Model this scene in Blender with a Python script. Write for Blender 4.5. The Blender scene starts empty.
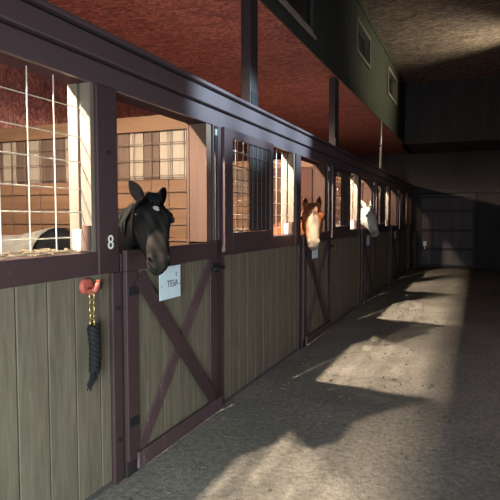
import bpy, bmesh, math, random
from mathutils import Vector, Matrix, Quaternion
random.seed(7)
scene = bpy.context.scene
COL = scene.collection

# ---------------------------------------------------------------- camera, world, lights, exposure
def camera():
    f, vx, vy = 540.0, 479.0, 218.0
    Y = Vector((vx - 250, vy - 250, f)).normalized()          # aisle axis in (right, down, forward)
    U = Vector((0, -Y.z, Y.y)).normalized()
    X = Y.cross(U)
    right = Vector((X.x, Y.x, U.x)); down = Vector((X.y, Y.y, U.y)); fwd = Vector((X.z, Y.z, U.z))
    m = Matrix((( right.x, -down.x, -fwd.x, 1.862),
                ( right.y, -down.y, -fwd.y, 0.0),
                ( right.z, -down.z, -fwd.z, 1.5), (0, 0, 0, 1)))
    cd = bpy.data.cameras.new('camera'); cd.sensor_width = 36; cd.lens = f / 500 * 36
    cd.clip_start = 0.05; cd.clip_end = 200
    c = bpy.data.objects.new('camera', cd); COL.objects.link(c); c.matrix_world = m
    scene.camera = c
camera()
world = bpy.data.worlds.new('night_sky'); scene.world = world; world.use_nodes = True
bg = world.node_tree.nodes['Background']
bg.inputs[0].default_value = (0.55, 0.49, 0.57, 1); bg.inputs[1].default_value = 1.9
scene.view_settings.view_transform = 'Standard'; scene.view_settings.look = 'None'
scene.view_settings.gamma = 1; scene.view_settings.exposure = 0.0
scene.view_settings.use_curve_mapping = False
def light(name, kind, loc, target, energy, color, **kw):
    d = bpy.data.lights.new(name, kind); d.energy = energy; d.color = color
    for k, v in kw.items(): setattr(d, k, v)
    o = bpy.data.objects.new(name, d); COL.objects.link(o); o.location = loc
    if target is not None:
        o.rotation_euler = (Vector(target) - Vector(loc)).to_track_quat('-Z', 'Y').to_euler()
    return o
light('cool_fill_light', 'AREA', (1.7, -1.1, 0.95), (0.2, 1.6, 0.1), 82, (0.78, 0.98, 0.96), shape='RECTANGLE', size=1.3, size_y=1.2, spread=math.radians(100))  # added cool fill just behind the camera, no visible source
for y_ in (3.7, 4.4, 5.1, 5.8):
    light('beam_fill_spot', 'SPOT', (3.6, y_ + 0.2, 3.6), (0.0, y_, 2.36), 3800, (0.52, 0.84, 1.0), spot_size=math.radians(14), spot_blend=1.0, shadow_soft_size=0.08)  # unseen narrow spots added to put a cool highlight on the beam
light('sconce_light', 'SPOT', (3.35, 11.9, 4.05), (0.4, 11.3, 4.5), 620, (1.0, 0.90, 0.60), spot_size=math.radians(85), spot_blend=1.0, shadow_soft_size=0.08)
BULB = 33000.0       # stall lamp strength

# ---------------------------------------------------------------- materials
def nt(name):
    m = bpy.data.materials.new(name); m.use_nodes = True
    t = m.node_tree; b = t.nodes['Principled BSDF']
    return m, t, b
def coords(t, scale=(1, 1, 1)):
    tc = t.nodes.new('ShaderNodeTexCoord'); mp = t.nodes.new('ShaderNodeMapping')
    mp.inputs['Scale'].default_value = scale
    t.links.new(tc.outputs['Object'], mp.inputs['Vector']); return mp.outputs[0]
def ramp(t, fac, stops):
    r = t.nodes.new('ShaderNodeValToRGB'); e = r.color_ramp.elements
    e[0].position, e[0].color = stops[0][0], (*stops[0][1], 1)
    e[1].position, e[1].color = stops[-1][0], (*stops[-1][1], 1)
    for p, c in stops[1:-1]:
        n = e.new(p); n.color = (*c, 1)
    t.links.new(fac, r.inputs[0]); return r.outputs[0]
def noise(t, vec, scale, detail=5, rough=0.6, dist=0.0):
    n = t.nodes.new('ShaderNodeTexNoise'); n.inputs['Scale'].default_value = scale
    n.inputs['Detail'].default_value = detail; n.inputs['Roughness'].default_value = rough
    n.inputs['Distortion'].default_value = dist
    t.links.new(vec, n.inputs['Vector']); return n.outputs['Fac']
def bump(t, b, h, strength, dist=0.01):
    n = t.nodes.new('ShaderNodeBump'); n.inputs['Strength'].default_value = strength
    n.inputs['Distance'].default_value = dist
    t.links.new(h, n.inputs['Height']); t.links.new(n.outputs[0], b.inputs['Normal'])
def mixc(t, a, b_, fac, mode='MIX'):
    n = t.nodes.new('ShaderNodeMix'); n.data_type = 'RGBA'; n.blend_type = mode
    for s, v in ((6, a), (7, b_)):
        if isinstance(v, tuple): n.inputs[s].default_value = (*v, 1)
        else: t.links.new(v, n.inputs[s])
    if isinstance(fac, float): n.inputs[0].default_value = fac
    else: t.links.new(fac, n.inputs[0])
    return n.outputs[2]
def wood(name, dark, light_, grain=(6, 6, 1), scale=4, rough=0.65, knots=True, bs=0.15):
    """grain: mapping scale; the small component is the direction of the grain"""
    m, t, b = nt(name)
    v = coords(t, grain)
    f = noise(t, v, scale, 7, 0.65, 0.6)
    v2 = coords(t, tuple(0.25 * g for g in grain)); f2 = noise(t, v2, scale, 3, 0.5)
    c = ramp(t, f, [(0.3, dark), (0.7, light_)])
    c2 = ramp(t, f2, [(0.35, tuple(0.72 * x for x in light_)), (0.65, tuple(min(1, 1.1 * x) for x in light_))])
    c = mixc(t, c, c2, 0.45)
    t.links.new(c, b.inputs['Base Color']); b.inputs['Roughness'].default_value = rough
    b.inputs['Specular IOR Level'].default_value = 0.12
    bump(t, b, f, bs, 0.004)
    return m
def paint(name, col, wear, rough=0.5, amount=0.62, spec=0.5):
    m, t, b = nt(name); b.inputs['Specular IOR Level'].default_value = spec
    v = coords(t, (1, 1, 1)); f = noise(t, v, 9, 8, 0.7)
    v2 = coords(t, (14, 14, 1.2)); f2 = noise(t, v2, 3, 5, 0.6)
    mu = t.nodes.new('ShaderNodeMath'); mu.operation = 'MULTIPLY_ADD'
    mu.inputs[1].default_value = 0.5; t.links.new(f, mu.inputs[0])
    ms = t.nodes.new('ShaderNodeMath'); ms.operation = 'MULTIPLY'; ms.inputs[1].default_value = 0.5
    t.links.new(f2, ms.inputs[0]); t.links.new(ms.outputs[0], mu.inputs[2])
    c = ramp(t, mu.outputs[0], [(0.0, tuple(0.8 * x for x in col)), (amount, col), (amount + 0.12, wear)])
    t.links.new(c, b.inputs['Base Color']); b.inputs['Roughness'].default_value = rough
    bump(t, b, f2, 0.12, 0.004)
    return m
def flakes(name, cols, scale, stretch=(1, 2.2, 1), rough=0.8):
    m, t, b = nt(name)
    v = coords(t, stretch)
    wv = t.nodes.new('ShaderNodeTexVoronoi'); wv.inputs['Scale'].default_value = scale
    nz = t.nodes.new('ShaderNodeTexNoise'); nz.inputs['Scale'].default_value = 3; t.links.new(v, nz.inputs['Vector'])
    vm = t.nodes.new('ShaderNodeVectorMath'); vm.operation = 'MULTIPLY_ADD'
    vm.inputs[1].default_value = (0.5, 0.5, 0.5); t.links.new(nz.outputs['Color'], vm.inputs[0]); t.links.new(v, vm.inputs[2])
    t.links.new(vm.outputs[0], wv.inputs['Vector'])
    sp = t.nodes.new('ShaderNodeSeparateColor'); t.links.new(wv.outputs['Color'], sp.inputs[0])
    f = noise(t, v, 1.1, 8, 0.75, 0.8)
    av = t.nodes.new('ShaderNodeMath'); av.operation = 'ADD'; t.links.new(sp.outputs[0], av.inputs[0]); t.links.new(f, av.inputs[1])
    hv = t.nodes.new('ShaderNodeMath'); hv.operation = 'MULTIPLY'; hv.inputs[1].default_value = 0.5; t.links.new(av.outputs[0], hv.inputs[0])
    c = ramp(t, hv.outputs[0], [(0.2, cols[0]), (0.5, cols[1]), (0.8, cols[2])])
    t.links.new(c, b.inputs['Base Color']); b.inputs['Roughness'].default_value = rough
    bump(t, b, sp.outputs[0], 0.2, 0.005)
    return m
def plain(name, col, rough=0.5, metal=0.0, var=0.15, scale=20):
    m, t, b = nt(name)
    f = noise(t, coords(t), scale, 4, 0.6)
    c = ramp(t, f, [(0.3, tuple(x * (1 - var) for x in col)), (0.7, tuple(min(1, x * (1 + var)) for x in col))])
    t.links.new(c, b.inputs['Base Color']); b.inputs['Roughness'].default_value = rough; b.inputs['Metallic'].default_value = metal
    if rough > 0.65: b.inputs['Specular IOR Level'].default_value = 0.2
    return m
def fur(name, rough=0.5, spec=0.5):
    m, t, b = nt(name)
    at = t.nodes.new('ShaderNodeAttribute'); at.attribute_name = 'coat'
    f = noise(t, coords(t, (1, 1, 1)), 60, 4, 0.7)
    c = mixc(t, at.outputs['Color'], ramp(t, f, [(0.3, (0.6, 0.6, 0.6)), (0.7, (1.0, 1.0, 1.0))]), 0.6, 'MULTIPLY')
    t.links.new(c, b.inputs['Base Color']); b.inputs['Roughness'].default_value = rough
    b.inputs['Specular IOR Level'].default_value = spec
    bump(t, b, f, 0.15, 0.003)
    return m
def emit(name, col, strength):
    m, t, b = nt(name)
    b.inputs['Base Color'].default_value = (*col, 1)
    b.inputs['Emission Color'].default_value = (*col, 1); b.inputs['Emission Strength'].default_value = strength
    return m
def dirt():
    m, t, b = nt('packed_dirt')
    v = coords(t)
    f1 = noise(t, v, 1.1, 4, 0.6); f2 = noise(t, v, 26, 8, 0.75); f3 = noise(t, v, 90, 3, 0.6)
    c1 = ramp(t, f2, [(0.3, (0.13, 0.115, 0.10)), (0.52, (0.29, 0.265, 0.225)), (0.72, (0.42, 0.39, 0.33))])
    c2 = ramp(t, f1, [(0.3, (0.62, 0.62, 0.62)), (0.7, (1.0, 1.0, 1.0))])
    c = mixc(t, c1, c2, 1.0, 'MULTIPLY')
    t.links.new(c, b.inputs['Base Color']); b.inputs['Roughness'].default_value = 0.95
    b.inputs['Specular IOR Level'].default_value = 0.15
    a = t.nodes.new('ShaderNodeMath'); a.operation = 'ADD'; t.links.new(f2, a.inputs[0]); t.links.new(f3, a.inputs[1])
    bump(t, b, a.outputs[0], 0.7, 0.02)
    return m
M = dict(
    maroon=paint('maroon_painted_wood', (0.050, 0.025, 0.028), (0.16, 0.10, 0.10), 0.5, 0.60),
    beam=paint('maroon_painted_beam', (0.085, 0.057, 0.062), (0.15, 0.11, 0.12), 0.36, 0.62),
    raw_beam=paint('flat_maroon_timber', (0.056, 0.027, 0.033), (0.09, 0.05, 0.05), 0.9, 0.62, 0.08),
    door_rail=paint('worn_maroon_rail', (0.075, 0.04, 0.046), (0.17, 0.12, 0.115), 0.6, 0.54),
    siding=wood('olive_stained_siding', (0.078, 0.064, 0.046), (0.175, 0.145, 0.108), (9, 9, 0.9), 5, 0.7, bs=0.3),
    pine=wood('orange_pine_planks', (0.080, 0.043, 0.024), (0.145, 0.082, 0.048), (1, 9, 9), 3, 0.6),
    grey_board=wood('weathered_boards', (0.042, 0.026, 0.019), (0.098, 0.066, 0.049), (9, 9, 1), 3, 0.7),
    pale_board=wood('pale_new_boards', (0.17, 0.13, 0.10), (0.23, 0.19, 0.15), (9, 9, 1), 3, 0.7),
    jamb=wood('whitewashed_jamb', (0.115, 0.088, 0.070), (0.20, 0.165, 0.135), (12, 12, 0.7), 3, 0.7),
    tan=wood('tan_jamb_wood', (0.105, 0.060, 0.045), (0.14, 0.085, 0.066), (9, 9, 0.8), 3, 0.65),
    redjamb=wood('reddish_jamb_wood', (0.05, 0.025, 0.019), (0.072, 0.038, 0.029), (9, 9, 0.8), 3, 0.7),
    redply=wood('reddish_plywood', (0.034, 0.014, 0.010), (0.055, 0.024, 0.018), (5, 5, 0.8), 3, 0.7),
    osb=flakes('red_brown_strand_board', ((0.075, 0.026, 0.024), (0.24, 0.085, 0.072), (0.46, 0.19, 0.155)), 26),
    osb_aisle=flakes('brown_strand_board', ((0.05, 0.036, 0.036), (0.14, 0.10, 0.09), (0.30, 0.23, 0.18)), 14),
    loft=wood('green_grey_plywood', (0.029, 0.032, 0.027), (0.050, 0.056, 0.045), (5, 5, 1), 3, 0.75),
    dark_wood=wood('dark_wall_boards', (0.050, 0.044, 0.047), (0.08, 0.07, 0.074), (6, 6, 1), 3, 0.85),
    black_wood=wood('blackened_boards', (0.045, 0.040, 0.043), (0.07, 0.063, 0.066), (6, 6, 1), 3, 0.9),
    far_door=wood('dark_door_boards', (0.11, 0.092, 0.10), (0.165, 0.145, 0.155), (8, 8, 1), 3, 0.8),
    dark_post=paint('dark_post_paint', (0.026, 0.016, 0.018), (0.06, 0.04, 0.04), 0.6, 0.62),
    wire=plain('galvanised_wire', (0.62, 0.58, 0.50), 0.45, 0.3),
    dark_wire=plain('rusty_wire', (0.10, 0.065, 0.05), 0.6, 0.3),
    iron=plain('black_iron', (0.03, 0.028, 0.03), 0.5, 0.6),
    steel=plain('worn_steel', (0.45, 0.44, 0.43), 0.4, 0.8),
    brass=plain('brass', (0.50, 0.36, 0.14), 0.35, 0.9),
    red=plain('faded_red_plastic', (0.42, 0.09, 0.065), 0.45),
    black_rope=plain('black_rope', (0.012, 0.012, 0.014), 0.75, 0, 0.4, 90),
    white=plain('white_paint', (0.8, 0.8, 0.76), 0.5, 0, 0.05),
    paper=plain('pale_paper', (0.60, 0.72, 0.78), 0.7, 0, 0.05),
    ink=plain('dark_ink', (0.05, 0.055, 0.10), 0.7),
    glass=plain('dark_glass', (0.012, 0.012, 0.014), 0.12),
    trimw=wood('pale_loft_trim', (0.20, 0.17, 0.16), (0.32, 0.28, 0.26), (6, 6, 1), 3, 0.6),
    lofttrim=wood('grey_loft_trim', (0.11, 0.10, 0.085), (0.18, 0.165, 0.14), (6, 6, 1), 3, 0.7),
    enamel=plain('white_enamel', (0.8, 0.78, 0.72), 0.4, 0, 0.03),
    bulb=emit('lit_bulb', (1.0, 0.83, 0.64), BULB),
    faint_bulb=emit('faint_bulb', (1.0, 0.7, 0.45), BULB * 0.06),
    soft_bulb=emit('soft_bulb', (1.0, 0.83, 0.64), BULB * 0.5),
    dimbulb=emit('dim_bulb', (1.0, 0.80, 0.5), 2),
    straw=plain('straw', (0.26, 0.215, 0.15), 0.8, 0, 0.35, 8),
    bedding=plain('used_straw_bedding', (0.13, 0.09, 0.055), 0.9, 0, 0.4, 14),
    pebble=plain('pebbles', (0.12, 0.108, 0.095), 0.9, 0, 0.5, 10),
    dirt=dirt(),
    fur=fur('horse_coat', 0.6, 0.0), 
    eye=plain('horse_eye', (0.010, 0.007, 0.006), 0.08, 0, 0.1),
    black_hair=plain('black_hair', (0.006, 0.006, 0.0065), 0.75, 0, 0.4, 60),
    ginger_hair=plain('ginger_hair', (0.12, 0.04, 0.018), 0.55, 0, 0.3, 60),
    grey_hair=plain('grey_hair', (0.16, 0.13, 0.12), 0.6, 0, 0.2, 60),
    pale_back=plain('pale_back_layer', (0.085, 0.078, 0.07), 0.9, 0, 0.35, 14),
    nostril=plain('nostril_skin', (0.012, 0.008, 0.008), 0.6),
)

# ---------------------------------------------------------------- mesh helpers
class MB:
    def __init__(s): s.bm = bmesh.new()
    def box(s, x0, x1, y0, y1, z0, z1, bev=0.0, rot=None, piv=None):
        vs = [s.bm.verts.new((x, y, z)) for x in (x0, x1) for y in (y0, y1) for z in (z0, z1)]
        F = [(0, 1, 3, 2), (4, 6, 7, 5), (0, 4, 5, 1), (2, 3, 7, 6), (0, 2, 6, 4), (1, 5, 7, 3)]
        fs = [s.bm.faces.new([vs[i] for i in f]) for f in F]
        geom = vs
        if bev > 0:
            es = list({e for f in fs for e in f.edges})
            r = bmesh.ops.bevel(s.bm, geom=es, offset=bev, segments=2, affect='EDGES', profile=0.6)
            geom = list({v for f in r['faces'] for v in f.verts} | {v for v in vs if v.is_valid})
        if rot is not None:
            bmesh.ops.rotate(s.bm, verts=geom, cent=piv or (0, 0, 0), matrix=rot)
        return s
    def bar(s, a, b, w, d, side=(1, 0, 0), bev=0.0):
        """beam of rectangular section from a to b; d along `side`, w across"""
        a, b = Vector(a), Vector(b); t = (b - a); L = t.length; t.normalize()
        sd = Vector(side); sd = (sd - t * sd.dot(t)).normalized(); cr = t.cross(sd)
        vs = []
        for p in (a, b):
            for u, v in ((-1, -1), (1, -1), (1, 1), (-1, 1)):
                vs.append(s.bm.verts.new(p + sd * (u * d / 2) + cr * (v * w / 2)))
        fs = [s.bm.faces.new([vs[i] for i in f]) for f in ((3, 2, 1, 0), (4, 5, 6, 7), (0, 1, 5, 4), (1, 2, 6, 5), (2, 3, 7, 6), (3, 0, 4, 7))]
        if bev > 0:
            bmesh.ops.bevel(s.bm, geom=list({e for f in fs for e in f.edges}), offset=bev, segments=2, affect='EDGES')
        return s
    def tube(s, pts, r, n=8, cap=True):
        pts = [Vector(p) for p in pts]; rr = r if isinstance(r, (list, tuple)) else [r] * len(pts)
        rings = []; prev = None
        for i, p in enumerate(pts):
            t = (pts[min(i + 1, len(pts) - 1)] - pts[max(i - 1, 0)]).normalized()
            if prev is None:
                prev = t.orthogonal().normalized()
            u = (prev - t * prev.dot(t)).normalized(); prev = u; v = t.cross(u)
            rings.append([s.bm.verts.new(p + (u * math.cos(2 * math.pi * k / n) + v * math.sin(2 * math.pi * k / n)) * rr[i]) for k in range(n)])
        for A, B in zip(rings, rings[1:]):
            for k in range(n): s.bm.faces.new((A[k], A[(k + 1) % n], B[(k + 1) % n], B[k]))
        if cap:
            s.bm.faces.new(rings[0][::-1]); s.bm.faces.new(rings[-1])
        return s
    def ball(s, c, r, sub=2, scale=(1, 1, 1)):
        m = Matrix.Translation(c) @ Matrix.Diagonal((*scale, 1))
        bmesh.ops.create_icosphere(s.bm, subdivisions=sub, radius=r, matrix=m); return s
    def cyl(s, c, r1, r2, h, axis=(0, 0, 1), n=20):
        q = Vector((0, 0, 1)).rotation_difference(Vector(axis)).to_matrix().to_4x4()
        bmesh.ops.create_cone(s.bm, cap_ends=True, segments=n, radius1=r1, radius2=r2, depth=h, matrix=Matrix.Translation(c) @ q); return s
    def build(s, name, mat, parent=None, smooth=False, loc=None):
        bmesh.ops.recalc_face_normals(s.bm, faces=s.bm.faces)
        me = bpy.data.meshes.new(name)
        if loc is not None: bmesh.ops.translate(s.bm, verts=s.bm.verts, vec=-Vector(loc))
        s.bm.to_mesh(me); s.bm.free()
        me.materials.append(mat)
        if smooth:
            for p in me.polygons: p.use_smooth = True
        o = bpy.data.objects.new(name, me); COL.objects.link(o)
        if loc is not None: o.location = loc
        if parent: o.parent = parent
        return o
def tag(o, label=None, cat=None, group=None, kind=None):
    if label: o['label'] = label
    if cat: o['category'] = cat
    if group: o['group'] = group
    if kind: o['kind'] = kind
    return o
def struct(name, mb, mat): return tag(mb.build(name, mat), kind='structure')
def thing(name, loc, label, cat, group=None):
    o = bpy.data.objects.new(name, None); COL.objects.link(o); o.location = loc; o.empty_display_size = 0.1
    return tag(o, label, cat, group)
def kids(o): return [c for c in bpy.data.objects if c.parent == o]
def copy_tree(o, loc=None, label=None, parent=None):
    c = o.copy(); COL.objects.link(c)
    if parent: c.parent = parent
    if loc is not None: c.location = loc
    if label: c['label'] = label
    for k in kids(o): copy_tree(k, parent=c)
    return c
def text_mesh(name, txt, size, mat, parent, mw, extrude=0.0008, shear=0.0):
    cu = bpy.data.curves.new(name, 'FONT'); cu.body = txt; cu.size = size; cu.extrude = extrude
    cu.align_x = 'CENTER'; cu.align_y = 'CENTER'; cu.shear = shear
    tmp = bpy.data.objects.new('tmp', cu); COL.objects.link(tmp)
    dg = bpy.context.evaluated_depsgraph_get()
    me = bpy.data.meshes.new_from_object(tmp.evaluated_get(dg)); bpy.data.objects.remove(tmp)
    me.name = name; me.materials.clear(); me.materials.append(mat)
    me.transform(mw)
    o = bpy.data.objects.new(name, me); COL.objects.link(o); o.parent = parent
    return o

P = 3.34           # stall pitch along the aisle
YE = 17.2          # far end
ORD = ['nearest', 'second', 'third', 'fourth', 'farthest']
WHICH = ['the black horse', 'the chestnut horse', 'the white horse', 'the fourth stall', 'the farthest stall']

# ---------------------------------------------------------------- setting
fl = MB()
nx, ny = 34, 90
X0, X1, Y0, Y1 = -3.6, 4.2, -3.0, 17.6
g = [[fl.bm.verts.new((X0 + (X1 - X0) * i / nx, Y0 + (Y1 - Y0) * j / ny,
      (random.uniform(-0.006, 0.006) if 0.25 < X0 + (X1 - X0) * i / nx < 3.6 else -0.004))) for j in range(ny + 1)] for i in range(nx + 1)]
for i in range(nx):
    for j in range(ny): fl.bm.faces.new((g[i][j], g[i + 1][j], g[i + 1][j + 1], g[i][j + 1]))
fo = struct('floor', fl, M['dirt'])
for p in fo.data.polygons: p.use_smooth = True
struct('ceiling', MB().box(-0.12, 4.1, -2.9, 15.0, 5.0, 5.08), M['osb_aisle'])
struct('ceiling_stalls', MB().box(-3.5, 0.0, -1.2, YE + 0.15, 3.45, 3.53), M['osb'])
# loft wall above the stalls, plywood sheets with seams
lw = MB()
ys = -1.2
wins = [(8.68, 9.86, 4.13, 4.68), (11.88, 13.2, 4.13, 4.73), (2.9, 6.30, 3.60, 4.75)]
cuts = sorted({-1.2, 14.9} | {w[0] for w in wins} | {w[1] for w in wins} | {1.22, 2.44, 7.3, 10.9})
for a, b in zip(cuts, cuts[1:]):
    w = next((w for w in wins if w[0] <= (a + b) / 2 <= w[1]), None)
    if w:
        lw.box(-0.12, 0.0, a, b, 3.53, w[2]); lw.box(-0.12, 0.0, a, b, w[3], 5.0)
    else:
        lw.box(-0.12, 0.0, a, b, 3.53, 5.0)
struct('wall_left_loft', lw, M['loft'])
struct('trim_1', MB().box(0.0005, 0.015, -1.2, 14.9, 3.45, 3.56, 0.004), M['loft'])
struct('trim_2', MB().box(0.0, 0.02, -1.2, 14.9, 4.93, 5.0, 0.004), M['loft'])
for i, (a, b, c, d) in enumerate(wins):
    o = MB(); big = i == 2; t_ = 0.06 if not big else 0.045
    o.box(-0.10, 0.03, a, b, c, c + t_, 0.004).box(-0.10, 0.025, a, b, d - t_, d, 0.004)
    o.box(-0.10, 0.025, a, a + t_, c + t_, d - t_, 0.004).box(-0.10, 0.025, b - t_, b, c + t_, d - t_, 0.004)
    
    w_ = struct('window_%d' % (i + 1), o, M['loft'] if big else M['lofttrim'])
    if big:
        MB().box(0.031, 0.05, a, b, c - 0.005, c + 0.035, 0.004).build('sill', M['trimw'], w_)
        MB().box(-0.0195, 0.02, a + t_, b - t_, c + 0.07, c + 0.095, 0.004).build('inner_rail', M['trimw'], w_)
    gz = MB().box(-0.03 if big else -0.085, -0.02 if big else -0.075, a + t_, b - t_, c + t_, d - t_)
    gz.build('pane', M['glass'], w_)
struct('wall_far_upper', MB().box(-0.12, 4.1, 14.9, 15.0, 3.45, 5.0), M['black_wood'])
struct('wall_near', MB().box(-3.5, -0.16, -1.3, -1.2, 0, 3.45), M['dark_wood'])
struct('wall_far', MB().box(-3.5, 4.1, YE + 0.05, YE + 0.15, 0, 3.45), M['black_wood'])
struct('ceiling_far', MB().box(-0.12, 4.1, 15.0, YE + 0.15, 3.45, 3.53), M['dark_wood'])
struct('wall_outer', MB().box(-3.6, -3.5, -1.3, YE + 0.15, 0, 3.53), M['osb'])
# right wall: low boards, wide near openings added for fill light, closed farther down
rw = MB()
rw.box(3.9, 4.0, -2.9, 7.2, 0, 0.9).box(3.9, 4.0, -2.9, 7.2, 2.6, 5.0).box(3.9, 4.0, 7.2, YE + .05, 0, 5.0)
for y in (-2.9, 0.4, 3.7, 7.02): rw.box(3.9, 4.0, y, y + 0.18, 0.9, 2.6)
struct('wall_right', rw, M['dark_wood'])
# big far door with cross rails
fd = MB()
y = YE
for i in range(8):
    x = 0.19 + i * 0.195; fd.box(x, x + 0.19, y - 0.02, y + 0.045, 0.06, 2.2, 0.004)
door = struct('door_1', fd, M['far_door'])
r_ = MB()
for z in (0.07, 0.57, 1.13, 1.72, 2.13): r_.box(0.17, 1.77, y - 0.06, y - 0.021, z - 0.035, z + 0.035, 0.004)
for x in (0.17, 1.69): r_.box(x, x + 0.08, y - 0.085, y - 0.061, 0.035, 2.165, 0.004)
r_.build('cross_rails', M['dark_post'], door)
struct('trim_3', MB().box(0.0, 3.6, y - 0.1, y + 0.05, 2.24, 2.36, 0.005), M['dark_wood'])
sb = thing('switch_box', (0.37, y - 0.02, 0.0), 'small pale switch box high on a short bracket before the dark far door', 'switch')
sb['label'] = 'small pale box on the left side of the dark far door'
MB().box(-0.05, 0.05, -0.10, -0.041, 0.66, 0.80, 0.01).build('box_body', M['white'], sb)
MB().box(-0.02, 0.02, -0.1, -0.041, 0.56, 0.655, 0.006).build('lower_tab', M['steel'], sb)

# ---------------------------------------------------------------- header beam and posts above
hb = thing('header_beam', (0, 0, 2.2), 'long maroon header beam running along the tops of all the stalls', 'beam')
MB().box(-0.15, -0.02, -1.2, YE, 0, 0.25).build('core_timber', M['raw_beam'], hb)
MB().box(-0.02, 0.005, -1.2, YE, 0.0, 0.115, 0.004).build('lower_face_board', M['beam'], hb)
MB().box(-0.02, 0.028, -1.2, YE, 0.13, 0.235, 0.006).build('upper_face_board', M['beam'], hb)
MB().box(-0.14, 0.05, -1.2, YE, 0.251, 0.275, 0.004).build('cap_board', M['beam'], hb)
for i, (a, b, lb) in enumerate([(4.44, 4.62, 'dark upright post from the beam to the loft, the nearer and thicker one'),
                                (7.47, 7.68, 'dark upright post from the beam to the loft, behind the nearer thick one')]):
    t = thing('support_post', (-0.06, (a + b) / 2, 2.475), lb, 'post', 'posts between the beam and the loft')
    w = (b - a) / 2
    MB().box(-0.045, 0.045, -w, w, 0.0, 0.975, 0.006).build('timber', M['dark_post'], t)
    MB().box(0.0451, 0.055, -w + 0.02, w - 0.02, 0.02, 0.14, 0.002).build('bracket', M['iron'], t)
cp = thing('conduit_pipe', (0.02, 11.05, 2.475), 'thin pale metal pipe standing between the beam and the loft wall', 'pipe')
MB().tube([(0, 0, 0), (0, 0, 0.98)], 0.022, 10).build('pipe', M['steel'], cp, True)
MB().box(-0.03, 0.03, -0.035, 0.035, 0.45, 0.475, 0.004).build('clip', M['iron'], cp)

# ---------------------------------------------------------------- stall fronts
DOORWAY = (2.48, 3.60)
def make_front():
    t = thing('low_wall', (0, 0, 0), 'x', 'low wall', 'boarded lower fronts of the stalls')
    m = MB(); y = 0.50; ed = [0.50] + [0.622 + 0.19 * i for i in range(0, 9)] + [2.332, 2.42]
    for a, b in zip(ed, ed[1:]):
        m.box(-0.045, 0.0, a + 0.005, b - 0.005, 0.03, 1.2, 0.003)
    m.box(-0.07, -0.0455, 0.50, 2.42, 0.03, 1.2)
    m.build('siding', M['siding'], t)
    MB().box(-0.15, 0.012, 0.50, 2.31, 1.2, 1.32, 0.005).build('sill_rail', M['maroon'], t)
    MB().box(-0.145, -0.082, 2.278, 2.31, 1.32, 2.2, 0.003).build('jamb_board', M['jamb'], t)
    MB().box(-0.066, 0.0, 2.278, 2.31, 1.32, 2.2, 0.003).build('jamb_board', M['jamb'], t)
    MB().box(-0.10, -0.05, 2.245, 2.278, 1.325, 1.44, 0.006).build('stop_block', M['white'], t)['label'] = 'white stop block'
    MB().cyl((-0.022, 2.262, 1.395), 0.024, 0.024, 0.13).build('roller', M['tan'], t)
    MB().box(-0.03, 0.0, 0.50, 2.42, 0.0, 0.03).build('bottom_board', M['dark_wood'], t)
    return t
LB_F = ['olive boarded stall front with a black rope hanging on it, beside post 8',
        'olive boarded stall front between the X-braced doors of the black and the chestnut horse',
        'dark boarded stall front between the chestnut horse and the white horse',
        'dark boarded stall front just beyond the white horse',
        'farthest boarded stall front, in the dark at the end of the row']
f0 = make_front(); f0['label'] = LB_F[0]
for k in range(1, 5): copy_tree(f0, (0, k * P, 0), LB_F[k])

def make_post():
    t = thing('stall_post', (0, 2.395, 0), 'x', 'post', 'posts beside the stall doors')
    ut = MB().box(-0.035, 0.02, -0.0845, 0.085, 1.2, 2.2, 0.006).build('upper_timber', M['maroon'], t)
    lt = MB().box(-0.035, 0.02, 0.026, 0.105, 0.0, 1.199, 0.006).build('lower_timber', M['maroon'], t)
    MB().box(-0.035, 0.018, 0.1055, 0.17, 0.0, 1.30, 0.004).build('gap_blocker', M['dark_post'], t)  # dark strip added to stop lamp light showing through the door gap
    for z, y in ((0.25, 0.06), (1.0, 0.06), (1.85, 0.0)): MB().cyl((0.0255, y, z), 0.012, 0.012, 0.01, (1, 0, 0), 10).build('bolt', M['iron'], ut if z > 1.2 else lt)
    return t
p0 = make_post(); p0['label'] = 'maroon post with a white number 8, left of the black horse'
LB_P = ['', 'maroon post immediately left of the chestnut horse', 'maroon post immediately left of the white horse',
        'maroon post left of the fourth stall door from the camera', 'maroon post left of the farthest stall door']
for k in range(1, 5): copy_tree(p0, (0, 2.395 + k * P, 0), LB_P[k])
text_mesh('number', '8', 0.11, M['white'], next(c for c in kids(p0) if c.name.startswith('upper')), Matrix.Translation((0.0222, 0.01, 1.365)) @ Matrix.Rotation(math.pi / 2, 4, 'Z') @ Matrix.Rotation(math.pi / 2, 4, 'X'))

def make_corner_post():
    t = thing('corner_post', (0, 3.75, 0), 'x', 'post', 'posts at the stall dividers')
    MB().box(-0.15, 0.012, -0.085, 0.088, 0.0, 2.2, 0.006).build('timber', M['maroon'], t)
    MB().box(0.0125, 0.03, -0.04, 0.088, 1.33, 2.19, 0.004).build('facing_strip', M['maroon'], t)
    MB().box(0.0125, 0.026, -0.075, -0.055, 1.33, 2.19, 0.002).build('gap_strip', M['iron'], t)  # thin dark strip for the narrow slot beside the post
    MB().box(0.0125, 0.03, -0.078, -0.05, 2.12, 2.17, 0.004).build('guide_clip', M['steel'], t)
    return t
c0 = make_corner_post(); LB_C = ['maroon divider post right of the black horse and its X-braced door',
        'maroon divider post just right of the chestnut horse', 'maroon divider post just right of the white horse',
        'maroon divider post right of the fourth stall doorway', 'maroon divider post at the far end of the row']
c0['label'] = LB_C[0]
for k in range(1, 4): copy_tree(c0, (0, 3.75 + k * P, 0), LB_C[k])

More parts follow.
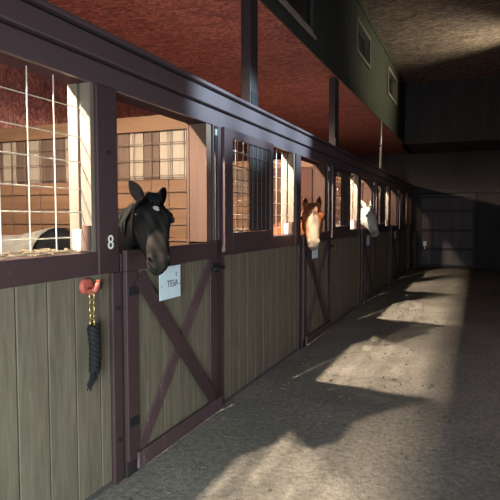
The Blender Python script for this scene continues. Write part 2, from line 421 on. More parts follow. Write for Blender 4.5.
def make_door():
    t = thing('stall_door', (0.022, 2.5, 0), 'x', 'door', 'X-braced lower stall doors')
    m = MB(); ed = [0.10, 0.22, 0.41, 0.60, 0.79, 0.98, 1.05]
    for a, b in zip(ed, ed[1:]): m.box(0.0, 0.012, a + 0.004, b - 0.004, 0.10, 1.2, 0.002)
    m.box(-0.001, 0.004, 0.10, 1.05, 0.10, 1.2)
    m.build('siding_panel', M['siding'], t)
    MB().box(0.002, 0.018, 0.006, 1.15, 0.010, 0.0995).build('leak_strip', M['dark_post'], t)  # dark board added to block lamp light leaking under the door
    MB().box(0.0, 0.03, 0.006, 0.115, 0.1, 1.2, 0.005).build('stile', M['maroon'], t)
    MB().box(0.0, 0.03, 1.035, 1.15, 0.1, 1.2, 0.005).build('stile', M['maroon'], t)
    MB().box(0.0, 0.03, 0.006, 1.15, 1.2, 1.32, 0.005).build('top_rail', M['maroon'], t)
    MB().box(0.0305, 0.05, 0.08, 1.19, 0.035, 0.135, 0.005).build('bottom_rail', M['door_rail'], t)
    MB().bar((0.021, 1.06, 1.18), (0.021, 0.12, 0.13), 0.085, 0.017, bev=0.004).build('brace', M['door_rail'], t)
    MB().bar((0.039, 0.11, 1.16), (0.039, 1.06, 0.14), 0.10, 0.017, bev=0.004).build('brace', M['maroon'], t)
    l = MB().box(0.0305, 0.045, 1.04, 1.15, 1.09, 1.16, 0.004).build('latch', M['iron'], t)
    MB().tube([(0.058, 1.02, 1.125), (0.058, 1.20, 1.125)], 0.014, 10).build('bolt', M['iron'], l, True)
    for z in (0.3, 1.06): MB().box(0.0305, 0.038, 0.008, 0.10, z, z + 0.05, 0.003).build('hinge', M['iron'], t)
    return t
d0 = make_door(); LB_D = ['X-braced maroon and olive door below the black horse, with paper sign',
        'X-braced dark door below the chestnut horse', 'X-braced dark door below the white horse',
        'X-braced dark door of the fourth stall, with small pale sign', 'X-braced dark door farthest down the row']
d0['label'] = LB_D[0]
for k in range(1, 5): copy_tree(d0, (0.022, 2.5 + k * P, 0), LB_D[k])

def make_grille():
    t = thing('wire_grille', (-0.074, 0, 1.32), 'x', 'wire grille', 'welded wire grilles in the stall windows')
    m = MB()
    y = 2.10
    while y > 0.55: m.tube([(0, y, 0.0), (0, y, 0.88)], 0.0032, 6); y -= 0.17
    m.build('upright_wires', M['wire'], t)
    m = MB()
    for z in (0.08, 0.21, 0.33, 0.47, 0.60, 0.75): m.tube([(0.006, 0.52, z), (0.006, 2.274, z)], 0.0032, 6)
    m.build('cross_wires', M['wire'], t)
    return t
g0 = make_grille(); LB_G = ['bright wire grille in the lit window left of post 8', 'wire grille in the window between the black and chestnut horses',
        'wire grille in the narrow window left of the white horse', 'wire grille in the window right of the white horse', 'wire grille in the farthest window']
g0['label'] = LB_G[0]
for k in range(1, 5): copy_tree(g0, (-0.074, k * P, 1.32), LB_G[k])

def make_shutter():
    t = thing('window_shutter', (0.0, 0.50, 1.325), 'x', 'shutter', 'half-wired sliding shutters over the stall windows')
    m = MB(); d0_, d1_ = 0.032, 0.062
    m.box(d0_, d1_, -0.08, 0.07, -0.09, 0.87, 0.004).box(d0_, d1_, 0.92, 0.985, -0.09, 0.87, 0.004)
    m.box(d0_, d1_, 0.07, 0.92, -0.09, 0.06, 0.004).box(d0_, d1_, 0.07, 0.92, 0.80, 0.87, 0.004)
    m.build('frame', M['maroon'], t)
    m = MB()
    for i in range(5): m.box(0.032, 0.046, 0.45 + i * 0.094, 0.54 + i * 0.094, 0.062, 0.798, 0.003)
    m.build('board_panel', M['dark_post'], t)
    m = MB()
    for i in range(1, 8): m.tube([(0.052, 0.07 + i * 0.106, 0.06), (0.052, 0.07 + i * 0.106, 0.80)], 0.004, 6)
    for i in range(1, 7): m.tube([(0.058, 0.07, 0.06 + i * 0.106), (0.058, 0.92, 0.06 + i * 0.106)], 0.004, 6)
    m.build('wire_mesh', M['dark_wire'], t)
    return t
s0 = make_shutter(); s0.location = (0, 0.50 + P, 1.325)
s0['label'] = 'dark half-boarded wire shutter right of the first divider post'
LB_S = [0, 0, 'dark shutter over the window between the chestnut and white horses', 'dark shutter over the window just right of the white horse', 'dark shutter over the farthest stall window']
for k in range(2, 5): copy_tree(s0, (0, 0.50 + k * P, 1.325), LB_S[k])

# ---------------------------------------------------------------- stall dividers
def make_divider(first):
    t = thing('stall_divider', (0, 3.60, 0), 'x', 'divider', 'plank dividers between the stalls')
    tl = MB()
    z = 0.02; i = 0
    while z < 1.78:
        h = 0.222; tl.box(-3.45, -0.17, 0.0, 0.035, z + 0.003, min(1.80, z + h) - 0.003, 0.003); z += h
    tl.build('lower_planks', M['pine'], t)
    ub = MB(); ub.box(-3.45, -0.17, 0.0325, 0.045, 1.80, 2.17); x = -3.45; pale = []
    while x < -0.2:
        w = random.uniform(0.10, 0.16); x2 = min(x + w, -0.17)
        if -0.50 < x < -0.2 or random.random() < 0.25: pale.append((x, x2))
        ub.box(x + 0.003, x2 - 0.003, 0.022, 0.0324, 1.80, 2.17, 0.002); x = x2
    o = ub.build('upper_boards', M['grey_board'], t); o.data.materials.append(M['pale_board'])
    for p in o.data.polygons:
        if p.center.y < 0.0323 and any(a_ < p.center.x < b_ for a_, b_ in pale): p.material_index = 1
    MB().box(-3.45, -0.17, -0.012, 0.055, 2.17, 2.29, 0.005).build('top_plank', M['pine'], t)
    wm = MB()
    x = -0.18
    while x > -3.4: wm.tube([(x, -0.008, 0.9), (x, -0.008, 2.17)], 0.0035, 5); x -= 0.16
    for z in [0.95 + 0.125 * i for i in range(10)]: wm.tube([(-3.4, -0.012, z), (-0.17, -0.012, z)], 0.0035, 5)
    wm.build('wire_mesh', M['dark_wire'], t)
    MB().box(-0.168, -0.152, -0.02, 0.23, 0.0, 2.2, 0.003).build('end_board', M['tan'] if first else M['redjamb'], t)
    MB().box(-0.15, -0.005, -0.015, 0.06, 1.321, 2.199, 0.003).build('jamb', M['tan'] if first else M['redjamb'], t)
    if not first:
        MB().box(-1.0, -0.17, -0.05, -0.018, 0.03, 2.16, 0.003).build('plywood_sheet', M['redply'], t)
        MB().box(-0.62, -0.50, -0.058, -0.0505, 1.84, 1.90, 0.002).build('paper_note', M['tan'], t)
        MB().box(-0.46, -0.32, -0.058, -0.0505, 1.95, 2.02, 0.002).build('paper_note', M['tan'], t)
    return t
LB_V = ['orange plank divider with wire mesh behind the black horse', 'reddish divider behind the chestnut horse',
        'reddish divider behind the white horse', 'reddish divider seen in the fourth stall doorway', 'reddish divider at the end of the stall row']
v0 = make_divider(True); v0['label'] = LB_V[0]
v1 = make_divider(False); v1['label'] = LB_V[1]; v1.location = (0, 3.60 + P, 0)
for k in range(2, 5): copy_tree(v1, (0, 3.60 + k * P - (0.1 if k == 4 else 0), 0), LB_V[k])

# ---------------------------------------------------------------- stall lamps (behind the beam)
def make_lamp():
    t = thing('stall_light', (-0.15, 1.55, 2.38), 'x', 'lamp', 'lamps behind the header beam')
    MB().box(-0.018, -0.001, -0.05, 0.05, -0.06, 0.08, 0.004).build('wall_plate', M['iron'], t)
    MB().tube([(-0.018, 0, 0.02), (-0.10, 0, 0.18), (-0.19, 0, 0.31), (-0.325, 0, 0.31)], 0.011, 8).build('arm', M['iron'], t, True)
    sh = MB(); prof = [(0.012, 0.300), (0.06, 0.290), (0.102, 0.255), (0.112, 0.229), (0.107, 0.229), (0.096, 0.252), (0.057, 0.282), (0.012, 0.290)]
    rg = [[sh.bm.verts.new((-0.325 + r * math.cos(2 * math.pi * k / 28), r * math.sin(2 * math.pi * k / 28), z)) for k in range(28)] for r, z in prof]
    for A, B in zip(rg, rg[1:] + rg[:1]):
        for k in range(28): sh.bm.faces.new((A[k], A[(k + 1) % 28], B[(k + 1) % 28], B[k]))
    sh.build('shade', M['enamel'], t, True)
    MB().cyl((-0.325, 0, 0.285), 0.018, 0.018, 0.03).build('socket', M['iron'], t)
    MB().ball((-0.325, 0, 0.24), 0.026, 2).build('bulb', M['bulb'], t, True)
    return t
LB_L = ['lit stall lamp behind the beam over the nearest stall', 'lit stall lamp behind the beam over the chestnut horse\'s stall',
        'lit stall lamp behind the beam over the white horse\'s stall', 'lit stall lamp behind the beam over the fourth stall', 'lit stall lamp behind the beam over the farthest stall']
l0 = make_lamp(); l0['label'] = LB_L[0]
for k in range(1, 5):
    c_ = copy_tree(l0, (-0.15, 1.55 + k * P, 2.38), LB_L[k])
    if k >= 3:
        for b_ in kids(c_):
            if b_.name.startswith('bulb'): b_.data = b_.data.copy(); b_.data.materials[0] = M['faint_bulb' if k == 4 else 'soft_bulb']

# ---------------------------------------------------------------- signs
def make_sign(label, loc, w, h, tilt=0.0, txt=None):
    t = thing('paper_sign', loc, label, 'sign', 'paper signs on the stall doors')
    m = MB()
    m.box(0.0, 0.003, -w / 2, w / 2, -h / 2, h / 2, rot=Matrix.Rotation(tilt, 3, 'X'))
    sheet = m.build('sheet', M['paper'], t)
    base = Matrix.Rotation(tilt, 4, 'X') @ Matrix.Translation((0.0035, 0, 0)) 
    R_ = Matrix.Rotation(math.pi / 2, 4, 'Z') @ Matrix.Rotation(math.pi / 2, 4, 'X')
    if txt:
        text_mesh('lettering', txt, 0.060, M['ink'], sheet, base @ Matrix.Translation((0, 0.025, -0.010)) @ R_)
        text_mesh('small_mark', 'c', 0.05, M['ink'], sheet, base @ Matrix.Translation((0, 0.075, 0.05)) @ R_)
        text_mesh('small_mark', '.', 0.07, M['ink'], sheet, base @ Matrix.Translation((0, -0.10, 0.0)) @ R_)
        text_mesh('small_mark', '.', 0.07, M['ink'], sheet, base @ Matrix.Translation((0, 0.115, 0.0)) @ R_)
    return t
make_sign('pale blue paper sign with dark lettering, on the door under the black horse', (0.075, 2.925, 1.095), 0.25, 0.205, 0.0, 'TESA')
for k, lb in ((1, 'small pale sign on the door right under the chestnut horse'), (2, 'small pale sign on the door under the white horse'), (3, 'small pale sign on the fourth door of the row')):
    make_sign(lb, (0.075, 2.5 + k * P + 0.36, 1.11), 0.24, 0.17)

# ---------------------------------------------------------------- hook and hanging lead rope
hk = thing('rope_hook', (0.0, 2.235, 1.145), 'faded red round hook on the stall front left of post 8', 'hook')
MB().cyl((0.0125, -0.02, 0.005), 0.043, 0.036, 0.022, (1, 0, 0), 24).build('base_disc', M['red'], hk)
pts = [(0.02, -0.02, -0.018), (0.05, -0.025, -0.024), (0.068, -0.022, -0.01), (0.072, -0.010, 0.012), (0.062, 0.006, 0.026), (0.052, 0.022, 0.024)]
MB().tube(pts, [0.018, 0.017, 0.015, 0.014, 0.013, 0.012], 12).build('hook_arm', M['red'], hk, True)
MB().tube([(0.052, 0.022, 0.024), (0.05, 0.034, 0.018), (0.05, 0.042, 0.004), (0.05, 0.043, -0.012)], [0.0125, 0.014, 0.013, 0.009], 10).build('hook_tip', M['iron'], hk, True)
lr = thing('lead_rope', (0.060, 2.195, 1.0), 'thick black rope with brass chain hanging from the red hook', 'rope')
ch = MB(); z = 0.105
for i in range(5):
    zz = z - i * 0.034; a = (i % 2) * math.pi / 2
    ring = [(0.015 * math.cos(q) * math.cos(a), 0.015 * math.cos(q) * math.sin(a), zz + 0.022 * math.sin(q)) for q in [2 * math.pi * j / 12 for j in range(13)]]
    ch.tube(ring, 0.004, 6, False)
ch.build('chain', M['brass'], lr, True)
rp = MB()
for j in range(3):
    pts = []; rr = []
    for i in range(60):
        u = i / 59; q = u * 20 + j * 2 * math.pi / 3
        w = 0.020 * (1 - 0.25 * u)
        pts.append((w * math.cos(q) * 0.8, w * math.sin(q) + 0.006 + 0.012 * math.sin(u * 3), -0.045 - 0.245 * u)); rr.append(0.016 if i > 1 else 0.010)
    rp.tube(pts, rr, 8)
rp.build('braided_rope', M['black_rope'], lr, True)
tl = MB()
for j in range(14):
    a = random.uniform(0, 6.28); r = random.uniform(0.0, 0.02)
    x, yy = r * math.cos(a), r * math.sin(a)
    tl.tube([(x, yy + 0.006, -0.28), (x * 1.2, yy * 1.1 - 0.004, -0.315), (x * 1.0, yy * 0.8 - 0.025 - 0.010 * (j % 3), -0.345 - 0.010 * (j % 4))], [0.006, 0.006, 0.002], 6)
tl.build('frayed_end', M['black_rope'], lr, True)

# ---------------------------------------------------------------- hay and litter
def strands(name, n, fn, mat, label, cat, r=0.0018, curl=0.3):
    m = MB()
    for i in range(n):
        p, L = fn(); a = random.uniform(0, math.pi)
        d = Vector((math.cos(a), math.sin(a), random.uniform(-0.12, 0.12))) * L / 2
        m.bar(Vector(p) - d, Vector(p) + d, r * 2, r * 2, side=(0, 0, 1))
    return tag(m.build(name, mat), label, cat, kind='stuff')
strands('loose_hay', 260, lambda: ((random.uniform(-0.135, -0.015), random.uniform(0.9, 2.2) , 1.322 + abs(random.gauss(0, 0.010)) + 0.004), random.uniform(0.03, 0.10)), M['straw'],
        'loose straw scattered on the sill of the lit window left of post 8', 'straw', 0.0022)
def litter():
    x = min(3.4, 0.12 + abs(random.gauss(0, 1.1)))
    return ((x, random.uniform(1.8, 13), 0.007), random.uniform(0.015, 0.06))
strands('floor_straw', 420, litter, M['bedding'], 'bits of straw scattered over the dirt aisle', 'straw', 0.0014)
for k in range(5):
    a_, b_ = (k * P + 0.33 if k else -1.15), k * P + (3.57 if k < 4 else 3.45)
    bd = MB(); nx_, ny_ = 30, 30  # unseen layer added to set the bounce light on the stall ceiling
    gg = [[bd.bm.verts.new((-3.46 + 3.26 * i / nx_, a_ + (b_ - a_) * j / ny_, 0.0 if i in (0, nx_) or j in (0, ny_) else 0.035 + random.uniform(0, 0.03))) for j in range(ny_ + 1)] for i in range(nx_ + 1)]
    for i in range(nx_):
        for j in range(ny_): bd.bm.faces.new((gg[i][j], gg[i + 1][j], gg[i + 1][j + 1], gg[i][j + 1]))
    tag(bd.build('straw_bedding', M['bedding']), 'unseen straw bedding, added for bounce light, on the floor of the %s stall in the row' % ORD[k], 'straw', kind='stuff')
pb = MB()
for i in range(380):
    x, y = random.uniform(0.12, 3.2), 1.6 + 9 * random.random() ** 1.6; r = random.uniform(0.004, 0.014)
    pb.ball((x, y, 0.004), r, 1, (1, random.uniform(0.7, 1.3), 0.7))
tag(pb.build('pebbles', M['pebble']), 'small pebbles and clods lying on the dirt aisle', 'pebbles', kind='stuff')

# ---------------------------------------------------------------- wall light on the right wall
wl = thing('wall_light', (3.9, 11.9, 3.95), 'small hooded lamp on the dark right wall', 'lamp')
MB().box(-0.03, -0.001, -0.07, 0.07, -0.1, 0.1, 0.005).build('back_plate', M['iron'], wl)
MB().tube([(-0.03, 0, 0), (-0.25, 0, -0.02), (-0.45, 0, -0.02)], 0.015, 8).build('arm', M['iron'], wl, True)
MB().cyl((-0.5, 0, 0.0), 0.05, 0.11, 0.09).build('cup_shade', M['enamel'], wl)
MB().ball((-0.5, 0, 0.05), 0.03, 2).build('bulb', M['dimbulb'], wl, True)

# ---------------------------------------------------------------- horses
def loft(bm, rings, n=24):
    """rings: (centre, side axis, dorsal axis, half width, dorsal height, ventral height, exponent)"""
    R_ = []
    for c, u, v, w, hu, hd, ex in rings:
        ring = []
        for k in range(n):
            q = 2 * math.pi * k / n; cs, sn = math.cos(q), math.sin(q)
            x = math.copysign(abs(cs) ** (2 / ex), cs); y = math.copysign(abs(sn) ** (2 / ex), sn)
            ring.append(bm.verts.new(Vector(c) + Vector(u) * (w * x) + Vector(v) * ((hu if y > 0 else hd) * y)))
        R_.append(ring)
    for A, B in zip(R_, R_[1:]):
        for k in range(n): bm.faces.new((A[k], A[(k + 1) % n], B[(k + 1) % n], B[k]))
    bm.faces.new(R_[0][::-1]); bm.faces.new(R_[-1])
def lerp(a, b, t): return a + (b - a) * t
def sample(tab, s):
    for p, q in zip(tab, tab[1:]):
        if p[0] <= s <= q[0]:
            t = (s - p[0]) / (q[0] - p[0]); t = t * t * (3 - 2 * t) if False else t
            return [lerp(x, y, t) for x, y in zip(p, q)]
    return list(tab[-1])
HEAD = [  # a, dorsal, ventral, half width, exponent
    (-0.02, 0.030, 0.10, 0.055, 2.2), (0.03, 0.062, 0.16, 0.080, 2.3), (0.09, 0.078, 0.195, 0.098, 2.4), (0.15, 0.086, 0.215, 0.106, 2.5),
    (0.20, 0.084, 0.215, 0.103, 2.7), (0.26, 0.077, 0.185, 0.094, 2.7), (0.32, 0.070, 0.135, 0.083, 2.7), (0.38, 0.063, 0.100, 0.074, 2.6),
    (0.44, 0.058, 0.085, 0.064, 2.5), (0.50, 0.054, 0.082, 0.060, 2.5), (0.545, 0.044, 0.080, 0.058, 2.5), (0.58, 0.028, 0.076, 0.049, 2.4), (0.605, 0.008, 0.066, 0.036, 2.1), (0.615, -0.005, 0.045, 0.018, 2.0)]
def make_horse(label, feet, heading, poll, muzzle, coat, markings, hair, scale=1.0, hs=1.0, nhint=None, ear_spread=0.35, pale_back=False, forelock=True):
    """feet: ground point under the withers; heading: angle of the body; coat(kind, ...) gives colour"""
    poll = Vector(poll); muzzle = Vector(muzzle)
    a = (muzzle - poll).normalized()
    L = (muzzle - poll).length / 0.60 
    up = Vector((0, 0, 1)); nh = Vector(nhint) if nhint else up
    n = (nh - a * nh.dot(a)).normalized(); b = a.cross(n).normalized()
    H = lambda aa, nn, bb: poll + a * (aa * L) + n * (nn * L * hs) + b * (bb * L * hs)
    bm = bmesh.new()
    # head
    loft(bm, [(H(r[0], 0, 0), b, n, r[3] * L * hs, r[1] * L * hs if r[1] > 0 else 0.002, r[2] * L * hs, r[4]) for r in HEAD], 28)
    for s in (-1, 1):
        bmesh.ops.create_icosphere(bm, subdivisions=3, radius=0.034 * L * hs, matrix=Matrix.Translation(H(0.185, 0.038, s * 0.080)))      # brow and eye socket
        bmesh.ops.create_icosphere(bm, subdivisions=3, radius=0.060 * L * hs, matrix=Matrix.Translation(H(0.185, -0.115, s * 0.042)))     # jowl
        bmesh.ops.create_icosphere(bm, subdivisions=3, radius=0.026 * L * hs, matrix=Matrix.Translation(H(0.548, 0.012, s * 0.040)))      # nostril wing
        # ear
        e0 = H(0.01, 0.028, s * 0.060); ed = (-a * 0.92 + b * s * ear_spread + n * 0.10).normalized()
        eu = (b * 0.75 - n * s * 0.66); eu = (eu - ed * eu.dot(ed)).normalized(); ev = ed.cross(eu).normalized()
        er = []
        for q, w, th in ((-0.03, 0.030, 0.025), (0.0, 0.037, 0.028), (0.045, 0.046, 0.025), (0.09, 0.044, 0.021), (0.13, 0.030, 0.016), (0.16, 0.015, 0.011), (0.175, 0.007, 0.008)):
            er.append((e0 + ed * (q * L), eu, ev, w * L, th * L, th * L, 2.0))
        loft(bm, er, 16)
    # trunk
    hd = Vector((math.cos(heading), math.sin(heading), 0)); sd = Vector((-hd.y, hd.x, 0))
    F = Vector(feet)
    T = lambda fwd, lat, z: F + (hd * fwd + sd * lat) * scale + up * (z * scale)
    trunk = [(0.42, 1.08, 0.10, 0.16, 0.16), (0.34, 1.09, 0.18, 0.25, 0.26), (0.18, 1.11, 0.235, 0.31, 0.34), (0.0, 1.13, 0.265, 0.32, 0.37), (-0.25, 1.10, 0.285, 0.29, 0.36),
             (-0.55, 1.09, 0.29, 0.28, 0.33), (-0.80, 1.11, 0.28, 0.30, 0.29), (-1.02, 1.14, 0.265, 0.29, 0.27), (-1.20, 1.13, 0.22, 0.24, 0.26), (-1.32, 1.10, 0.14, 0.16, 0.2)]
    loft(bm, [(T(x, 0, z), sd, up, w * scale, hu * scale, hl * scale, 2.2) for x, z, w, hu, hl in trunk], 32)
    # neck
    A0 = T(0.02, 0, 1.14); A1 = T(0.42, 0, 1.33); A3 = H(0.06, -0.085, 0); A2 = A3 - a * (0.05 * L) - n * (0.16 * L) - up * 0.02
    rings = []
    for i in range(15):
        u = i / 14; c = A0 * (1 - u) ** 3 + A1 * 3 * u * (1 - u) ** 2 + A2 * 3 * u * u * (1 - u) + A3 * u ** 3
        tg = ((A1 - A0) * (1 - u) ** 2 + (A2 - A1) * 2 * u * (1 - u) + (A3 - A2) * u * u).normalized()
        dv = up.lerp((-a * 0.8 + n * 0.25), u); dv = (dv - tg * dv.dot(tg)).normalized(); sv = tg.cross(dv)
        rings.append((c, sv, dv, lerp(0.20 * scale, 0.070 * L, u ** 0.7), lerp(0.26 * scale, 0.10 * L, u ** 0.8), lerp(0.30 * scale, 0.105 * L, u ** 0.75), 2.1))
    loft(bm, rings, 24)
    crest = [r[0] + r[2] * r[4] for r in rings]; csd = [r[1] for r in rings]
    # legs
    def leg(path):
        rr = []
        for x, y, z, w, d in path: rr.append((T(x, y, z), sd, hd, w * scale, d * scale, d * scale, 2.1))
        loft(bm, rr, 16)
    for s in (-1, 1):
        leg([(0.16, s * 0.13, 1.08, 0.09, 0.15), (0.15, s * 0.145, 0.82, 0.075, 0.10), (0.14, s * 0.15, 0.60, 0.055, 0.065), (0.14, s * 0.15, 0.47, 0.048, 0.052), (0.135, s * 0.15, 0.40, 0.034, 0.040),
             (0.13, s * 0.15, 0.20, 0.028, 0.034), (0.135, s * 0.15, 0.15, 0.036, 0.042), (0.16, s * 0.15, 0.075, 0.032, 0.036), (0.175, s * 0.15, 0.055, 0.050, 0.056), (0.19, s * 0.15, 0.002, 0.060, 0.068)])
        leg([(-1.02, s * 0.13, 1.10, 0.11, 0.22), (-0.98, s * 0.15, 0.85, 0.095, 0.17), (-0.98, s * 0.15, 0.68, 0.065, 0.095), (-1.10, s * 0.15, 0.52, 0.045, 0.065), (-1.13, s * 0.15, 0.45, 0.042, 0.058), (-1.12, s * 0.15, 0.36, 0.034, 0.042),
             (-1.09, s * 0.15, 0.20, 0.029, 0.034), (-1.08, s * 0.15, 0.15, 0.037, 0.042), (-1.055, s * 0.15, 0.075, 0.033, 0.036), (-1.04, s * 0.15, 0.055, 0.050, 0.056), (-1.025, s * 0.15, 0.002, 0.060, 0.066)])
    bmesh.ops.recalc_face_normals(bm, faces=bm.faces)
    me = bpy.data.meshes.new('body'); bm.to_mesh(me); bm.free()
    tmp = bpy.data.objects.new('tmp', me); COL.objects.link(tmp)
    md = tmp.modifiers.new('r', 'REMESH'); md.mode = 'VOXEL'; md.voxel_size = 0.0072; md.use_smooth_shade = True
    dg = bpy.context.evaluated_depsgraph_get()
    m2 = bpy.data.meshes.new_from_object(tmp.evaluated_get(dg)); bpy.data.objects.remove(tmp); bpy.data.meshes.remove(me)
    bm = bmesh.new(); bm.from_mesh(m2)
    for _ in range(4): bmesh.ops.smooth_vert(bm, verts=bm.verts, factor=0.5, use_axis_x=True, use_axis_y=True, use_axis_z=True)
    # sculpt: nostrils, mouth line, ear hollows, cheek and eye hollows
    lay = bm.verts.layers.float_color.new('coat')
    for v in bm.verts:
        d = v.co - poll; la, ln, lb = d.dot(a) / L, d.dot(n) / L / hs, d.dot(b) / L / hs
        ab = abs(lb)
        if -0.22 < la < 0.65 and d.length < 0.75 * L:
            sg = math.copysign(1, lb)
            def push(p, r, amt, dirv):                      # soft dent (+) or ridge (-) around a point of the head
                q = math.sqrt((la - p[0]) ** 2 / r[0] ** 2 + (ln - p[1]) ** 2 / r[1] ** 2 + (ab - p[2]) ** 2 / r[2] ** 2)
                if q < 1: v.co -= dirv * (amt * (1 - q * q) ** 2 * L)
            out = b * sg
            push((0.095, 0.055, 0.065), (0.045, 0.035, 0.05), 0.016, (out * 0.7 + n * 0.7))         # temple hollow
            push((0.160, 0.062, 0.088), (0.050, 0.016, 0.04), -0.010, (out * 0.7 + n * 0.7))        # brow ridge
            push((0.192, 0.034, 0.108), (0.028, 0.016, 0.03), 0.012, out)                           # eye opening
            push((0.225, 0.018, 0.100), (0.035, 0.014, 0.04), 0.008, out)                           # below the eye
            push((0.345, 0.022, 0.080), (0.110, 0.024, 0.04), 0.014, out)                           # hollow beside the nasal bone
            push((0.285, -0.030, 0.090), (0.090, 0.016, 0.04), -0.012, out)                         # facial crest
            push((0.330, -0.085, 0.060), (0.090, 0.030, 0.05), 0.014, out)                          # cheek in front of the jowl
            push((0.505, 0.010, 0.068), (0.040, 0.022, 0.04), 0.006, out)
            push((0.560, 0.012, 0.052), (0.026, 0.013, 0.04), 0.034, (out * 0.75 + a * 0.25 + n * 0.25))   # nostril
            push((0.540, 0.034, 0.048), (0.034, 0.014, 0.03), -0.007, (out * 0.6 + n * 0.8))        # nostril rim
            if la > 0.48 and abs(ln + 0.034) < 0.011: v.co -= (out * min(1, ab / 0.03) + a * (0.9 if la > 0.585 else 0)) * 0.011 * (1 - abs(ln + 0.034) / 0.011) * L
            if la < -0.045 and ln > 0.012:                                        # ear hollow
                q = abs(ab - 0.060 - (-la) * ear_spread)
                if q < 0.022 and la > -0.15: v.co -= n * 0.016 * (1 - q / 0.022) * L
        v[lay] = (*coat(la, ln, lb, d.length < 0.75 * L, v.co), 1)
    bm.to_mesh(m2); bm.free()
    for p in m2.polygons: p.use_smooth = True
    m2.materials.clear(); m2.materials.append(M['fur']); m2.name = 'body'
    t = thing('horse', F, label, 'horse', None)
    m2.transform(Matrix.Translation(-F))
    body = bpy.data.objects.new('body', m2); COL.objects.link(body); body.parent = t
    def child(mb, name, mat, smooth=True):
        bmesh.ops.translate(mb.bm, verts=mb.bm.verts, vec=-F)
        return mb.build(name, mat, t, smooth)
    for s in (-1, 1):
        child(MB().ball(H(0.192, 0.036, s * 0.1035), 0.0200 * L * hs, 3), 'eye', M['eye'])
    # mane
    mm = MB()
    for i in range(1, len(crest)):
        for j in range(7):
            k = min(len(crest) - 1, i); p = crest[k - 1].lerp(crest[k], random.random()); s_ = csd[k] * (1 if random.random() < 0.9 else -0.6)
            ln_ = random.uniform(0.12, 0.20)
            p0_ = p - up * 0.015; p1_ = p + s_ * 0.055 + up * 0.012 + hd * random.uniform(-.02, .02); p2_ = p + s_ * (0.10 + random.uniform(0, 0.02)) - up * ln_ * 0.6; p3_ = p + s_ * 0.12 - up * ln_ * 1.2
            mm.tube([p0_, p1_, p2_, p3_], [0.010, 0.012, 0.008, 0.002], 5)
    child(mm, 'mane', hair)
    if forelock:
        fm = MB()
        for j in range(26):
            o_ = random.uniform(-0.035, 0.035); ln_ = random.uniform(0.07, 0.16) * forelock
            fm.tube([H(-0.035, 0.02, o_ * 0.5), H(0.0, 0.072, o_ * 0.8), H(0.06, 0.094, o_), H(0.06 + ln_ * 0.5, 0.096, o_ * 1.2), H(0.06 + ln_, 0.090, o_ * 1.1)], [0.008, 0.008, 0.007, 0.005, 0.002], 5)
        child(fm, 'forelock', hair)
    tm = MB()
    for j in range(40):
        o_ = random.uniform(-0.03, 0.03); e_ = random.uniform(-0.06, 0.06)
        tm.tube([T(-1.27, o_ * 0.5, 1.20), T(-1.36, o_, 1.10), T(-1.39, o_ + e_ * 0.5, 0.8), T(-1.37, o_ + e_, 0.42 + random.uniform(-.05, .1))], [0.016, 0.014, 0.012, 0.003], 5)
    child(tm, 'tail', hair)
    if pale_back:  # pale layer added in place of lamplight on the back
        bk = MB(); rows = []
        for i in range(15):
            x = -0.06 - 1.12 * i / 14; s_ = sample([(-r[0], *r[1:]) for r in trunk], -x); z, w, hu, hl = s_[1:5]
            row = []
            for k in range(21):
                q = math.pi * (-0.08 + 1.16 * k / 20); cs, sn = math.cos(q), math.sin(q)
                wob = 0.016 + 0.006 * math.sin(5 * x * 3 + k)
                row.append(bk.bm.verts.new(T(x, (w + wob) * math.copysign(abs(cs) ** 0.9, cs), z + ((hu if sn > 0 else hl) + wob) * math.copysign(abs(sn) ** 0.9, sn))))
            rows.append(row)
        for A, B in zip(rows, rows[1:]):
            for k in range(20): bk.bm.faces.new((A[k], A[k + 1], B[k + 1], B[k]))
        o = child(bk, 'pale_back', M['pale_back']); o['label'] = 'pale grey layer for the lamp-lit back'
        sm = o.modifiers.new('s', 'SOLIDIFY'); sm.thickness = 0.008
    return t
def nostril_at(la, ln, lb): return (la - 0.560) ** 2 / 0.022 ** 2 + (ln - 0.012) ** 2 / 0.010 ** 2 < 1 and abs(lb) > 0.025
def ear_inside(la, ln): return la < -0.05 and ln > 0.020
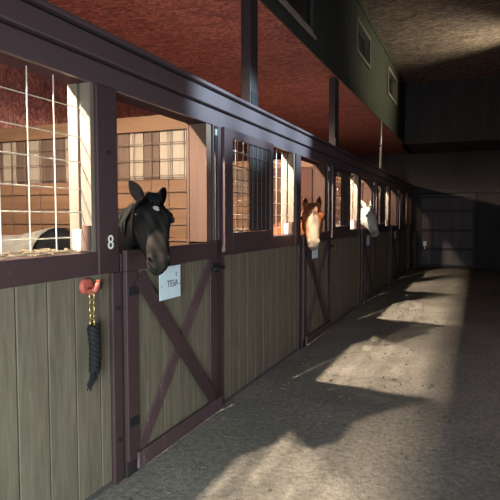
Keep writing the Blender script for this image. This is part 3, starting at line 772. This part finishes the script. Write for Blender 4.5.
def coat_black(la, ln, lb, head, co):
    if head and nostril_at(la, ln, lb): return (0.003, 0.003, 0.003)
    if head and (la - 0.165) ** 2 * 0.8 + lb ** 2 * 1.3 < 0.020 ** 2 and ln > 0.05: return (0.55, 0.53, 0.50)
    if head and la > 0.10 and ln > -0.09:  # streaky face highlights painted into the coat colour
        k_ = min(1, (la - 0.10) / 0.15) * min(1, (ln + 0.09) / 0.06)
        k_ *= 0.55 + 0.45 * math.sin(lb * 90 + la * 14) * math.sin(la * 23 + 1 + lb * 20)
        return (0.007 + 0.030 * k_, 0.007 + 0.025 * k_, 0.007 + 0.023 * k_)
    return (0.0045, 0.0045, 0.005)
def coat_chestnut(la, ln, lb, head, co):
    base = (0.21, 0.072, 0.027)
    if head and nostril_at(la, ln, lb): return (0.05, 0.03, 0.025)
    if head and la < -0.035: return (0.055, 0.02, 0.011)
    if head and la > 0.10 and ln > -0.02:
        w = 0.016 + 0.034 * min(1, max(0, (la - 0.10) / 0.22)) + 0.004 * math.sin(la * 60)
        if abs(lb) < w: return (0.26, 0.205, 0.15)
        if abs(lb) < w + 0.015: return (0.21, 0.11, 0.06)
    if head and la > 0.47: return (0.23, 0.15, 0.11)
    return base
def coat_white(la, ln, lb, head, co):
    if head and nostril_at(la, ln, lb): return (0.06, 0.05, 0.05)
    if head and ear_inside(la, ln): return (0.25, 0.2, 0.18)
    if head and la > 0.50: return (0.25, 0.23, 0.22)
    return (0.36, 0.355, 0.34)
make_horse('black horse with a white star looking out over the nearest door', (-0.72, 2.86, 0), math.radians(8), (0.01, 2.79, 1.595), (0.265, 2.515, 1.23),
           coat_black, None, M['black_hair'], 0.99, 1.2, nhint=(0.25, 0.0, 1), ear_spread=0.36, pale_back=True, forelock=0.5)
make_horse('chestnut horse with a broad white blaze looking out of its stall', (-0.72, 2.85 + P, 0), math.radians(-2), (0.095, 6.0, 1.61), (0.215, 5.68, 1.19),
           coat_chestnut, None, M['ginger_hair'], 0.93, 1.28, ear_spread=0.14)
make_horse('white horse seen from the side with its head over the door', (-0.66, 9.70, 0), math.radians(0), (0.03, 9.62, 1.68), (0.225, 9.50, 1.19),
           coat_white, None, M['grey_hair'], 0.93, 1.25)
